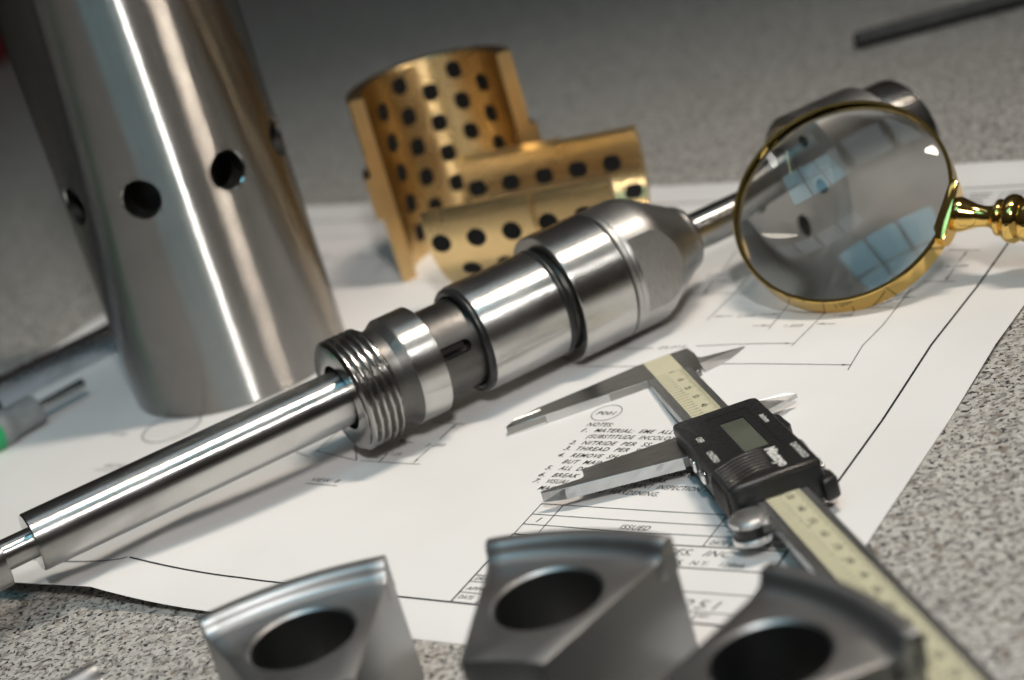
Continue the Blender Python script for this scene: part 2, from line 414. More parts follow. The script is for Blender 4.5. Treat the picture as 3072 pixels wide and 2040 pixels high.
for i in range(nx - 1):
    for j in (0, nb_ - 1): ff.append((j * nx + i, j * nx + i + 1, nx * nb_ + j * nx + i + 1, nx * nb_ + j * nx + i))
sheet = mk('drawing_sheet', vv, ff, M['paper'], None, 60)
tag(sheet, 'large white engineering drawing sheet with fold creases lying on the granite', 'paper')
def PX(*pts):                                             # photo pixels to sheet coordinates
    r_ = []
    for p in pts:
        g_ = ground(p, 0.4); r_.append(p_uv(g_.x, g_.y))
    return r_
INK = on_sheet(0.10)
# border
f = Flat()
f.line([(-22.5, 340), (-22.5, 23.3), (-446, 23.3), (-446, 340), (-22.5, 340)], 0.85, 2.0)
f.build('border_line', M['ink'], sheet, INK)
# notes
f = Flat(); kw = dict(shear=0.30, spacing=1.12, offset=0.010); H = 3.75
f.circle((-127.3, 143.6), 5.7, 0.32); f.text('P001', -131.3, 142.2, 3.4, 8.0, **kw)
f.text('NOTES:', -130.6, 133.7, H, 10.6, **kw)
for i, (num, s_, x, b, wd) in enumerate([
    ('1.', 'MATERIAL:  EME  ALLOY', -125.2, 129.5, 36.5), (None, '(SUBSTITUDE  INCOLOY)', -126.0, 125.2, 36.0),
    ('2.', 'NITRIDE  PER  SS-1040', -125.6, 120.6, 36.0), ('3.', 'THREAD  PER  SS-2210', -125.6, 116.5, 35.0),
    ('4.', 'REMOVE  SHARP  EDGES', -125.2, 111.8, 36.0), (None, 'BUT  MAINTAIN  SIZE', -126.2, 107.4, 33.0),
    ('5.', 'ALL  DIAMETERS  TO  BE  CONCENTRIC  AS  NOTED', -125.2, 103.0, 72.0), ('6.', 'BREAK  ALL  CONCENTRIC  W/  SHARP  CORNERS.', -125.2, 98.3, 0),
    ('7.', 'VISUAL  AND  DYE  PENETRANT  INSPECTION  AFTER', -125.2, 94.2, 68.0)]):
    if num: f.text(num, -130.7, b, H, 2.6, **kw)
    if i == 7:
        f.text('BREAK  ALL', x, b, H, 17.5, **kw); f.text('SHARP  CORNERS.', -106, b, H, 25, **kw); f.text('CENTRIC  W', -88, b + 4.0, H, 0.01 + 17, **kw) if False else None
    else: f.text(s_, x, b, H, wd or None, **kw)
f.text('MACHINING  AND  HARDENING.', -126.0, 89.8, H, 46.0, **kw)
f.build('printed_notes', M['ink'], sheet, INK)
# revision table and title block
f = Flat(); tw = 0.38
for b in (81.3, 74.8, 68.7): f.line([(-119.4, b), (-22.5, b)], tw)
f.line([(-119.4, 81.3), (-119.4, 62.7)], tw); f.line([(-110.9, 81.3), (-110.9, 62.7)], tw); f.line([(-50.7, 81.3), (-50.7, 62.7)], 0.38)
f.line([(-42.1, 68.7), (-42.1, 62.7)], tw); f.line([(-34.8, 68.7), (-34.8, 62.7)], tw)
f.line([(-119.6, 62.7), (-22.5, 62.7)], 0.6); f.line([(-119.8, 62.7), (-119.8, 23.3)], 0.6)
f.line([(-119.7, 50.8), (-22.5, 50.8)], 0.55); f.line([(-119.7, 38.5), (-22.5, 38.5)], tw); f.line([(-119.7, 28.9), (-22.5, 28.9)], tw)
f.line([(-95.0, 50.8), (-95.0, 23.3)], tw); f.line([(-119.7, 34.9), (-95.0, 34.9)], tw); f.line([(-36.3, 28.9), (-36.3, 23.3)], tw)
f.text('1', -116.3, 70.3, 4.0, **kw); f.text('ISSUED', -84.0, 69.9, 3.6, 10.8, **kw); f.text('-', -46.8, 70.6, 5.0, 2.2)
f.text('DATE', -49.3, 64.1, 3.2, 5.8, **kw); f.text('BY', -40.6, 64.1, 3.2, 3.2, **kw); f.text('APPROVED', -34.0, 64.1, 3.2, 10.0, **kw)
f.text('ENTERPRISES,  INC', -85.5, 57.6, 4.6, 47.0, shear=0.45, spacing=1.1)
f.text('SARATOGA  SPRINGS,  N.Y.   12866', -87.0, 52.5, 3.4, 54.5, shear=0.3, spacing=1.05)
f.text('4251', -48.0, 30.4, 6.4, 17.0, shear=0.2, spacing=1.15, offset=-0.012)
f.text('DRAWN', -118.6, 35.9, 2.7, 8.0, **kw); f.text('APPR', -118.6, 30.3, 2.7, 6.6, **kw); f.text('DATE', -118.6, 25.6, 2.7, 5.6, **kw); f.text('2-14', -111.5, 24.2, 2.9, 6.0, **kw)
f.text('REV', -35.4, 26.4, 2.2, 3.6, **kw)
f.build('title_block', M['ink'], sheet, INK)
# dimension lines, extension lines and figures
f = Flat(); lw = 0.34
def ln(*p, w=lw): f.line(PX(*p), w)
def ar(tip, frm, l_=3.4): a_, b_ = PX(tip, frm); f.arrow(a_, b_, l_)
ln((1700, 1098), (2556, 1106)); ar((2556, 1106), (2400, 1104.5)); ln((2546, 1120), (2590, 1053)); ln((2590, 1053), (2651, 986), (2735, 866))
ln((1800, 1046), (1960, 1046.2)); ln((2090, 1046), (2383, 1045)); ar((2383, 1045), (2200, 1045.6)); ln((2379, 1053), (2422, 1006), (2476, 946))
ln((2260, 986), (2312, 986)); ar((2314, 986), (2260, 986)); ln((2452, 981.5), (2508, 981.5)); ar((2450, 981.5), (2510, 981.5)); ln((2308, 998), (2376, 905))
ln((2142, 952), (2200, 951)); ln((2282, 949), (2340, 948)); ar((2140, 952), (2200, 951)); ar((2342, 948), (2282, 949)); ln((2123, 962), (2209, 874), (2262, 806))
ln((2062, 881), (2245, 878)); ln((2114, 879), (2135, 848)); ar((2112, 880), (2135, 848)); ln((2165, 815), (2210, 752))
ln((2768, 846), (2866, 845)); ln((2845, 751), (2940, 752)); ln((2838, 842), (2862, 806)); ar((2836, 844), (2862, 806)); ln((2876, 786), (2900, 756)); ar((2902, 754), (2876, 786))
ln((2590, 905), (2560, 945)); ln((2600, 930), (2680, 928)); ln((2720, 895), (2745, 895)); ar((2702, 896), (2745, 895))
for s_, p, h_, wd in (('24.015', (1972, 1049), 2.7, 12.0), ('1.250', (2352, 991), 2.9, 7.6), ('2.250', (2210, 956), 2.9, 7.6), ('2.750', (2116, 829), 2.6, 8.5), ('2.500', (2128, 846), 2.6, 8.0), ('6.250', (2836, 803), 2.8, 8.6), ('1.000', (2500, 957), 2.6, 7.5)):
    a_ = PX(p)[0]; f.text(s_, a_[0], a_[1], h_, wd, shear=0.3, spacing=1.1)
# profile of the view under the shaft
ln((889, 1361.7), (929, 1376), (951.6, 1357.6), (1069.7, 1382.5), w=0.4); ln((1069.7, 1382.5), (1067.6, 1335), w=0.45); ln((951.6, 1357.6), (1040, 1275), w=0.35)
ln((1082, 1383), (1260, 1393)); ln((1298, 1266), (1395, 1272)); ln((1368, 1271), (1318, 1318)); ar((1370, 1270), (1318, 1318)); ln((1289, 1343), (1240, 1389)); ar((1238, 1391), (1289, 1343))
ln((1200, 1322), (1240, 1328)); ar((1196, 1328), (1215, 1312), 2.6); ar((1138, 1386), (1158, 1366), 2.8); ln((1136, 1389), (1162, 1362))
for s_, p, h_, wd in (('2.250', (1272, 1338), 3.1, 8.8), ('1.125', (1152, 1365), 3.0, 7.4), ('VIEW  B', (934, 1448), 3.6, 12.5), ('SECTION  A-A', (310, 1402), 3.2, 22), ('4.00', (330, 1306), 2.8, 9.0)):
    a_ = PX(p)[0]; f.text(s_, a_[0], a_[1], h_, wd, shear=0.3, spacing=1.1)
ln((918, 1455), (1012, 1461), w=0.4); ln((285, 1411), (470, 1416), w=0.35)
cx_, cy_ = -325.5, 124.5
f.circle((cx_, cy_), 12.5, 0.55)
for k in range(-2, 4): f.line([(cx_ - math.sqrt(156 - (k * 3.6) ** 2), cy_ + k * 3.6), (cx_ + math.sqrt(156 - (k * 3.6) ** 2), cy_ + k * 3.6)], 0.16)
# further views towards the back of the sheet
for k in range(9):
    x = -395 + k * 23 + random.uniform(-4, 4); b = 292 + random.uniform(-14, 14)
    f.line([(x, b), (x + 17, b)], 0.25); f.line([(x + 4, b - 12), (x + 4, b + 9)], 0.2); f.text('%.3f' % random.uniform(1, 9), x + 3, b + 1.2, 2.7, shear=0.3)
for b in (262, 318): f.line([(-398, b), (-190, b)], 0.35)
for k in range(6):
    b = 318 + k * 3.4; f.line([(-92, b), (-24, b)], 0.18)
for x in (-92, -78, -56, -40): f.line([(x, 318), (x, 335)], 0.3)
for k in range(5):
    for x, wd in ((-76, 18), (-54, 12), (-38, 13)): f.line([(x, 319.6 + k * 3.4), (x + wd * random.uniform(.6, 1), 319.6 + k * 3.4)], 0.7)
f.build('dimension_lines', M['ink'], sheet, INK)
# small outlined stains on the sheet come from the material

# ================================================================== shaft assembly
hd = R(23.94); Dx = Vector((math.cos(hd), math.sin(hd), 0)); UPv = Vector((0, 0, 1)); Xs = UPv.cross(Dx)
sh = empty('machined_shaft', (0, 677.13, 26.0), 'long ground steel spindle with threaded collar, sleeves and cone nut lying across the drawing', 'shaft', axes=(Xs, UPv, Dx))
lathe('end_collar', [(-230, 0), (-230, 10.2), (-199.8, 10.2), (-199.8, 0)], M['ground'], sh)
lathe('journal', [(-200.5, 0), (-200.5, 5.35), (-188.6, 5.35), (-188.6, 0)], M['ground'], sh)
lathe('rod', [(-189.0, 0), (-189.0, 10.4), (-30, 10.4), (-30, 0)], M['ground'], sh, c=0.45)
# thread: a true helix
def thread_r(z): # z along the axis
    pitch = 2.85; t = (z / pitch) % 1.0
    tri = abs(t - 0.5) * 2.0
    return 19.15 + 2.15 * min(1.0, max(0.0, (1 - tri) * 1.45))
vs_, fs_ = [], []; nz_, na_ = 88, 128; z0, z1 = -70.2, -54.9
for i in range(nz_):
    z = z0 + (z1 - z0) * i / (nz_ - 1)
    for k in range(na_):
        a = 2 * math.pi * k / na_
        rr = thread_r(z - 2.85 * k / na_)
        rr = min(rr, 19.6 + (z - z0) * 1.6, 18.6 + (z1 - z) * 1.6)
        vs_.append((rr * math.cos(a), rr * math.sin(a), z))
for i in range(nz_ - 1):
    for k in range(na_): fs_.append((i * na_ + k, i * na_ + (k + 1) % na_, (i + 1) * na_ + (k + 1) % na_, (i + 1) * na_ + k))
ncol = len(vs_)
for z, r_ in ((-70.2, 12.4), (-63.5, 12.4), (-63.5, 10.0)):
    for k in range(na_): a = 2 * math.pi * k / na_; vs_.append((r_ * math.cos(a), r_ * math.sin(a), z))
rings = [0, ncol, ncol + na_, ncol + 2 * na_]
for A_, B_ in zip(rings, rings[1:]):
    for k in range(na_): fs_.append((A_ + k, A_ + (k + 1) % na_, B_ + (k + 1) % na_, B_ + k))
mk('threaded_collar', vs_, fs_, M['thread'], sh, 38)
lathe('relief_neck', [(-55.3, 10), (-55.3, 18.5), (-51.2, 18.5), (-48.0, 20.7), (-47.6, 20.7), (-47.6, 10)], M['darksteel'], sh)
lathe('locating_collar', [(-47.7, 10), (-47.7, 20.75), (-36.0, 20.75), (-36.0, 10)], M['sleeve'], sh, c=0.3)
brl = lathe('slotted_barrel', [(-36.2, 0), (-36.2, 16.85), (-14.0, 16.85), (-14.0, 0)], M['darksteel'], sh, c=0)
# keyway: capsule facing the camera
va = R(-90 + 0) # local frame: X = away from viewer, Y = up
fr = math.atan2(math.sin(R(32)), -math.cos(R(32)))          # direction of the slot in the cross plane
def capsule(zc0, zc1, hw, r0, r1, ang_, n=10):
    er = Vector((math.cos(ang_), math.sin(ang_), 0)); et = Vector((-er.y, er.x, 0)); ez_ = Vector((0, 0, 1)); out = []
    for k in range(n + 1): t = -math.pi / 2 + math.pi * k / n; out.append((zc1 + hw * math.cos(t), hw * math.sin(t)))
    for k in range(n + 1): t = math.pi / 2 + math.pi * k / n; out.append((zc0 + hw * math.cos(t), hw * math.sin(t)))
    v_ = [tuple(er * r0 + et * q + ez_ * p) for p, q in out] + [tuple(er * r1 + et * q + ez_ * p) for p, q in out]
    n_ = len(out)
    return v_, [tuple(range(n_))[::-1], tuple(range(n_, 2 * n_))] + [(i, (i + 1) % n_, n_ + (i + 1) % n_, n_ + i) for i in range(n_)]
fr = math.pi - R(16)
cut(brl, [tmp(*capsule(-45, -25.3, 2.4, 11.5, 25, fr))], cut_mat=M['bore'])  # slot walls in darker steel, the shade inside put into their colour
v_, f_ = capsule(-35.0, -25.6, 0.95, 11.6, 14.6, fr - R(3.0))
mk('key', v_, f_, M['chrome'], sh, 40)  # bright bar added for the gleam line inside the slot
lathe('bearing_sleeve', [(-17.2, 12), (-17.2, 20.6), (-16.9, 20.85), (15.2, 20.85), (15.2, 12)], M['sleeve'], sh, c=0.3)
def torus(name, zc, Rm, rm, material, parent, n=128, k_=14, sq=1.0):
    prof = [(zc + rm * sq * math.sin(2 * math.pi * i / k_), Rm - rm * math.cos(2 * math.pi * i / k_)) for i in range(k_ + 1)]
    return lathe(name, prof, material, parent, n, 60, 0)
torus('seal_ring', -18.2, 18.9, 1.5, M['rubber'], sh)
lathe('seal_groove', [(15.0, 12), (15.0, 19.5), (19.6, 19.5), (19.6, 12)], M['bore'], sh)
torus('seal_ring', 16.6, 19.6, 1.6, M['rubber'], sh)
slv = lathe('shouldered_sleeve', [(19.2, 12), (19.2, 25.2), (19.6, 25.5), (41.8, 25.5), (41.8, 12)], M['sleeve'], sh, c=0.3)
an = math.pi + R(58)
def obox(er_ang, r0, r1, hw, za, zb):
    er = Vector((math.cos(er_ang), math.sin(er_ang), 0)); et = Vector((-er.y, er.x, 0))
    v_ = [tuple(er * r_ + et * t_ + Vector((0, 0, z_))) for z_ in (za, zb) for t_ in (-hw, hw) for r_ in (r0, r1)]
    return v_, box_data(0, 1, 0, 1, 0, 1)[1]
cut(slv, [tmp(*obox(an + R(14), 21.5, 40, 7, 38.0, 45))])
lathe('dark_gap_ring', [(41.0, 12), (41.0, 23.6), (43.2, 23.6), (43.2, 12)], M['rubber'], sh)  # black ring stands in for the shade in the gap before the nut
nutp = [(42.6, 0), (42.6, 24.9), (43.0, 25.45), (44.6, 25.5), (45.2, 25.2), (45.8, 25.45), (56.0, 25.5)]
for i in range(1, 7): nutp.append((56.0 + 1.15 * i, 25.5 - 0.052 * i * i * 1.15))
nutp += [(79.2, 13.4)]
for i in range(1, 7): t = i / 6 * math.pi / 2; nutp.append((79.2 + 4.4 * math.sin(t), 13.4 - 4.6 * (1 - math.cos(t))))
nutp += [(83.6, 0)]
nut = mk('cone_nut', *lathe_data(nutp, 160), M['satin'], sh, 32)
fa = math.pi - R(6)
cut(nut, [tmp(*obox(fa, 21.0, 45, 40, 47.0, 100)), tmp(*obox(fa + math.pi, 21.0, 45, 40, 47.0, 100))], cut_mat=M['flat'])
lathe('extension_rod', [(80, 0), (80, 7.5), (142, 7.5), (142, 0)], M['ground'], sh)
fl = lathe('end_flange', [(140.0, 5), (140.0, 24.0), (143.0, 27.3), (174.8, 27.3), (174.8, 5)], M['satin'], sh)
lathe('end_boss', [(174.6, 5), (174.6, 23.8), (192.5, 23.8), (193.2, 23.1), (193.2, 0)], M['sleeve'], sh)
cs = []
for k in range(6):
    a = R(60 * k + 10)
    v_, f_ = lathe_data([(135, 0), (135, 2.6), (152, 2.6), (152, 0)], 24); v_ = [(x + 17.5 * math.cos(a), y + 17.5 * math.sin(a), z) for x, y, z in v_]
    cs.append(tmp(v_, f_))
cut(fl, cs)

# ================================================================== big tube standing upright
tb = empty('steel_tube', (-113, 781.2, 0.6), 'tall upright turned steel tube with a ring of drilled holes', 'tube')
body = lathe('body', [(0, 36), (0, 45.6), (0.6, 46.2), (268, 46.2), (268, 36), (0, 36)], M['tube'], tb, n=192, c=0)
cs = []
def radial_cyl(ang_, z, r_, r0, r1, n=40):
    v_, f_ = lathe_data([(r0, 0), (r0, r_), (r1, r_), (r1, 0)], n)
    er = Vector((math.cos(ang_), math.sin(ang_), 0)); et = Vector((-er.y, er.x, 0)); up_ = Vector((0, 0, 1))
    return [tuple(er * q[2] + et * q[0] + up_ * (q[1] + z)) for q in v_], f_
for k in range(8): cs.append(tmp(*radial_cyl(R(-101.5 + 45 * k), 93.3, 8.0, 20, 60)))
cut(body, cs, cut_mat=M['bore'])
# bright broken edge round each hole
def saddle_ring(name, ang_, z, r_, Rc, w_, parent, material, n=48):
    vs2, fs2 = [], []
    for j, (rr, dep) in enumerate(((r_ + w_, 0.04), (r_ - 0.15, -0.75))):
        for k in range(n):
            t = 2 * math.pi * k / n; tx = rr * math.cos(t); tz = rr * math.sin(t)
            a2 = math.asin(max(-1, min(1, tx / Rc))); rc = Rc + dep
            vs2.append((rc * math.cos(ang_ + a2), rc * math.sin(ang_ + a2), z + tz))
    for k in range(n): fs2.append((k, (k + 1) % n, n + (k + 1) % n, n + k))
    return mk(name, vs2, fs2, material, parent, 60)
for k in range(8): saddle_ring('hole_chamfer', R(-101.5 + 45 * k), 93.3, 8.0, 46.2, 0.45, tb, M['chrome'])

# ================================================================== bronze half bushings
def shell(name, parent, ri, segs, a0, a1, n=72, notch=None):
    """half sleeve about local Z; segs = [(z0, z1, outer radius)]; cut faces at a0 and a1"""
    prof = []
    outer = []
    for (z0_, z1_, ro) in segs: outer += [(z0_, ro), (z1_, ro)]
    prof = [(segs[0][0], ri)] + outer + [(segs[-1][1], ri), (segs[0][0], ri)]
    prof = [prof[0]] + soften(prof[1:-1], 0.5)[0:] + [prof[-1]] if False else soften(prof, 0.45)
    vs2, fs2 = lathe_data(prof, n, a0, a1)
    m_ = len(prof) - 1; colsn = n + 1
    for k in (0, n): fs2.append(tuple(i * colsn + k for i in range(m_)))
    bm = bmesh.new(); me = bpy.data.meshes.new(name)
    me.from_pydata([(x * S, y * S, z * S) for x, y, z in vs2], [], fs2); bm.from_mesh(me)
    bmesh.ops.remove_doubles(bm, verts=bm.verts, dist=1e-7); bmesh.ops.recalc_face_normals(bm, faces=bm.faces)
    bm.to_mesh(me); bm.free(); finish(me, 30)
    o_ = link(name, me, M['bronze'], parent); me.materials.append(M['bronzeflat'])
    for p in me.polygons:
        if len(p.vertices) > 4: p.material_index = 1
    return o_
plug_me = None
def plug(parent, ang_, z, ri, ro):
    v_, f_ = radial_cyl(0.0, 0.0, 4.2, ri - 0.22, ro + 0.10, 28)
    o = mk('graphite_plug', v_, f_, M['graphite'], parent)
    o.rotation_euler = (0, 0, ang_); o.location = (0, 0, z * S); return o
# upright half: opening faces the viewer
b1 = empty('bronze_half_bushing', (-2.8, 838.5, 0.5), 'upright half bushing of bronze with black graphite plugs, hollow side open', 'bushing', 'bronze half bushings with graphite plugs')
shell('shell', b1, 31.0, [(0, 31, 37.6), (31, 50.5, 40.4), (50.5, 85.5, 37.6)], 2.0, 195.0)
for j in range(1, 6):
    a = 19.3 + 24.3 * j
    for k in range(6):
        z = (11.2 + 14.75 * k) if j % 2 == 1 else (3.9 + 14.75 * k)
        if 3.5 < z < 82.5: plug(b1, R(a), z, 31.0, 40.4 if 31 < z < 50 else 37.6)
# lying half: cradle, hollow side up
ax = Vector((0.9433, -0.3321, 0)); sd = Vector((0.3321, 0.9433, 0))
b2 = empty('bronze_half_bushing', (-10.9, 809.6, 36.3), 'half bushing of bronze lying hollow side up inside the upright one', 'bushing', 'bronze half bushings with graphite plugs', axes=(sd, UPv, ax))
shell('shell', b2, 29.4, [(0, 47.5, 35.8), (47.5, 82, 34.0)], 180.0 - 14.9, 360.0 + 14.9)
for j in range(7):
    a = -10.0 - 26.8 * j
    for k in range(6):
        z = (6.0 + 15.6 * k) if j % 2 == 0 else (13.8 + 15.6 * k)
        if 3.5 < z < 79: plug(b2, R(a), z, 29.4, 35.8 if z < 45.5 else 34.0)

# ================================================================== magnifying glass
mc = Vector((130.51, 676.98, 35.0)); maz, mel = R(-118.57), R(49.41)
mn = Vector((math.cos(maz) * math.cos(mel), math.sin(maz) * math.cos(mel), math.sin(mel)))
me_ = UPv.cross(mn).normalized(); mu = mn.cross(me_)
mg = empty('magnifying_glass', mc, 'round brass rimmed magnifying glass with turned brass handle leaning over the drawing', 'magnifier', axes=(me_, mu, mn))
lathe('rim', [(0.0, 40.4), (0.0, 41.9), (-9.2, 41.9), (-9.2, 40.6), (-8.4, 40.2), (-1.0, 40.2), (0.0, 40.4)], M['brass'], mg, n=160, c=0.3)
lp = []
Rc_ = 175.0; zc_ = -4.6
for i in range(21):
    r_ = 40.1 * i / 20; lp.append((zc_ + 0.9 + (math.sqrt(Rc_ ** 2 - r_ ** 2) - math.sqrt(Rc_ ** 2 - 40.1 ** 2)), r_))
for i in range(20, -1, -1):
    r_ = 40.1 * i / 20; lp.append((zc_ - 0.9 - (math.sqrt(Rc_ ** 2 - r_ ** 2) - math.sqrt(Rc_ ** 2 - 40.1 ** 2)), r_))
vs2, fs2 = lathe_data(lp, 160); mk('lens', vs2, fs2, M['glass'], mg, 40)
ha = R(-12.0); hdv = Vector((math.cos(ha), math.sin(ha), 0)); hpv = Vector((-hdv.y, hdv.x, 0))
# clamp plate that hugs the rim
vs2, fs2 = [], []; nn = 24
for i in range(nn + 1):
    t = ha + R(-17 + 34 * i / nn); e_ = 1 - abs(i / nn * 2 - 1) ** 4
    hw_ = 0.6 + 4.4 * e_ ** 0.5
    for (rr, zz) in ((41.7, -4.6 - hw_), (43.3, -4.6 - hw_), (43.3, -4.6 + hw_), (41.7, -4.6 + hw_)): vs2.append((rr * math.cos(t), rr * math.sin(t), zz))
for i in range(nn):
    for k in range(4): fs2.append((i * 4 + k, i * 4 + (k + 1) % 4, (i + 1) * 4 + (k + 1) % 4, (i + 1) * 4 + k))
fs2 += [(0, 1, 2, 3), (nn * 4, nn * 4 + 1, nn * 4 + 2, nn * 4 + 3)]
mk('rim_clamp', vs2, fs2, M['brass'], mg, 40)
# front lug lying on the rim face
lug = [(38.2, -8.6), (40.6, -13.2), (43.2, -13.0), (43.6, -4), (43.4, 3), (43.2, 10.2), (41.4, 11.6), (39.6, 9.6), (38.9, 0)]
lg = [tuple((hdv * x + hpv * y)[:2]) for x, y in lug]
prism('rim_lug', lg, -0.4, 1.4, M['brass'], mg, 0.5)
hz = empty('x', (0, 0, 0)); bpy.data.objects.remove(hz)
def lathe_along(name, prof, material, parent, origin, dirv, n=64, ang=40, c=0.0):
    vs3, fs3 = lathe_data(soften(prof, c) if c else prof, n)
    o = mk(name, vs3, fs3, material, parent, ang)
    o.location = Vector(origin) * S; o.rotation_mode = 'QUATERNION'; o.rotation_quaternion = Vector(dirv).to_track_quat('Z', 'Y'); return o
def smooth_prof(pts, n=6):
    out = []
    P_ = [pts[0]] + pts + [pts[-1]]
    for i in range(1, len(P_) - 2):
        p0, p1, p2, p3 = [Vector(q) for q in P_[i - 1:i + 3]]
        for k in range(n):
            t = k / n; out.append(tuple(0.5 * ((2 * p1) + (p2 - p0) * t + (2 * p0 - 5 * p1 + 4 * p2 - p3) * t * t + (3 * p1 - p0 - 3 * p2 + p3) * t ** 3)))
    out.append(pts[-1]); return out
ho = (0, 0, -4.6)
lathe_along('neck', [(42.4, 0)] + smooth_prof([(42.4, 5.2), (43.4, 6.2), (45.2, 6.3), (48.0, 5.3), (51.5, 4.1), (55.0, 3.9), (57.2, 4.6), (58.2, 5.8)]) + [(58.2, 0)], M['brass'], mg, ho, hdv)
lathe_along('collar_bead', smooth_prof([(58.0, 0.01), (58.0, 5.6), (58.6, 6.6), (60.0, 6.6), (60.5, 6.1), (61.2, 7.6), (63.0, 8.7), (65.2, 8.7), (66.8, 7.7), (67.4, 6.4), (67.4, 0.01)], 5), M['brass'], mg, ho, hdv)
lathe_along('handle', [(67.0, 0), (67.0, 7.0), (67.6, 7.8), (69.5, 8.0), (150, 8.6), (158, 7.2), (162, 4.0), (163, 0)], M['brass'], mg, ho, hdv, c=0.4)

# ================================================================== digital caliper
hd = R(-84.2); tl = R(3.45); kk = 1.016
ex = Vector((math.cos(hd) * math.cos(tl), math.sin(hd) * math.cos(tl), math.sin(tl))); ey = Vector((-math.sin(hd), math.cos(hd), 0)); ez = ex.cross(ey)
CO = Vector((51.8, 629.0, 8.0)) - ey * 10.31
CO = CAM + (CO - CAM) * kk
cp = empty('digital_caliper', CO, 'digital caliper with black plastic readout lying open on the drawing', 'caliper', axes=(ex * kk, ey * kk, ez * kk))
bmo = box('beam', -3, 322, 0, 16, -3.4, 0, M['beam'], cp, 0.25, 1)
sc = box('scale_plate', -18.6, 318, 3.1, 13.4, -0.3, 0.06, M['scale'], bmo)
f = Flat()
for t in range(0, 301):
    ln_ = 3.1 if t % 10 == 0 else (2.3 if t % 5 == 0 else 1.55); f.line([(t, 13.35), (t, 13.35 - ln_)], 0.17, 99)
for i in range(0, 119):
    t = i * 2.54; f.line([(t, 3.15), (t, 3.15 + (3.0 if i % 10 else 3.6))], 0.17, 99)
    if i % 10: f.text(str(i % 10), t - 0.5, 6.25, 1.75)
    elif i: f.text(str(i // 10), t - 0.7, 6.8, 2.5)
for t in range(0, 300, 10):
    s_ = str(t); f.text(s_, t - 0.85 * len(s_), 8.0 + (0.5 if t else 0), 2.9, offset=0.008)
f.build('graduations', M['ink'], sc, lambda x, y: (x, y, 0.095))
# fixed head with long jaw and inside jaw
head = [(-19.7, 20.4), (-18.7, 3.1), (-13.8, -18.7), (-9.6, -39.0), (-5.6, -48.4), (-1.6, -52.2), (-0.2, -52.0), (0, -38), (0, 0), (0.3, 0.3), (0.3, 15.8), (6.3, 16.2), (6.0, 18.2), (-5.0, 20.6), (-12.0, 20.9)]
hj = prism('fixed_jaw', head, -3.45, 0.03, M['jaw'], cp, 0.18, 1)
def strip(name, pts0, pts1, z0_, z1_, material, parent):
    n_ = len(pts0); v_ = [(p[0], p[1], z0_) for p in pts0] + [(p[0], p[1], z1_) for p in pts1]
    return mk(name, v_, [(i, i + 1, n_ + i + 1, n_ + i) for i in range(n_ - 1)], material, parent, smooth=False)
# lapped measuring faces
box('measuring_face', 0.0, 0.18, -38, -14.5, -3.3, -0.05, M['jawlight'], hj)
nib = mk('nib_bevel', [(-6.6, -38.2, 0.45), (-5.2, -48.6, 0.30), (0.0, -52.3, -2.9), (0.45, -38.4, -2.6), (-6.6, -38.2, -1), (-5.0, -48.4, -1), (0.0, -52.2, -3.3), (0.45, -38.4, -3.3)], [(0, 1, 2, 3), (4, 7, 6, 5), (0, 4, 5, 1), (1, 5, 6, 2), (2, 6, 7, 3), (3, 7, 4, 0)], M['jawlight'], hj, smooth=False)
def blade(name, pts, zt, zb, ridge, material, parent):
    """knife-edged inside jaw: outline drops from a ridge line to a thin edge"""
    n_ = len(pts); v_ = [(p[0], p[1], p[2]) for p in pts] + [(p[0], p[1], zb) for p in pts]
    return mk(name, v_, [tuple(range(n_)), tuple(range(n_, 2 * n_))[::-1]] + [(i, (i + 1) % n_, n_ + (i + 1) % n_, n_ + i) for i in range(n_)], material, parent, smooth=False)
blade('inside_jaw', [(-7.6, 20.4, 0.05), (-5.3, 21.4, 0.05), (-4.6, 37.6, -1.0), (-3.4, 38.0, -1.6), (1.0, 33.4, -2.2), (4.6, 19.6, -1.8), (0, 19.6, 0.05)], 0, -3.1, None, M['jawlight'], hj)
# slider housing
sl = empty('slider', (0, 0, 0)); bpy.data.objects.remove(sl)
def rrect(x0, x1, y0, y1, r_, n=6):
    out = []
    for cx2, cy2, a_ in ((x1 - r_, y1 - r_, 0), (x0 + r_, y1 - r_, 90), (x0 + r_, y0 + r_, 180), (x1 - r_, y0 + r_, 270)):
        for k in range(n + 1): t = R(a_ + 90 * k / n); out.append((cx2 + r_ * math.cos(t), cy2 + r_ * math.sin(t)))
    return out
outl = rrect(61.6, 126.5, -6.8, 22.2, 2.6)
hs = prism('slider_housing', outl, -4.8, 6.0, M['plastic'], cp, 0.8, 3)
cut(hs, [tmp(*box_data(40, 150, 0.0, 16.0, -3.6, 0.35)), tmp(*box_data(74.2, 101.8, 5.9, 13.9, 5.2, 8)), tmp(*box_data(68.0, 106.5, 3.0, 16.8, 5.82, 8))], False, 40)
box('underside_plate', 64, 124, -5.5, 20.5, -9.6, -4.7, M['plastic'], cp, 0.6)
box('display_frame', 68.2, 106.3, 3.2, 16.6, 5.3, 5.84, M['bezel'], hs, 0.15, 1) if False else None
box('display', 74.3, 101.7, 6.0, 13.8, 4.6, 5.45, M['lcd'], hs)
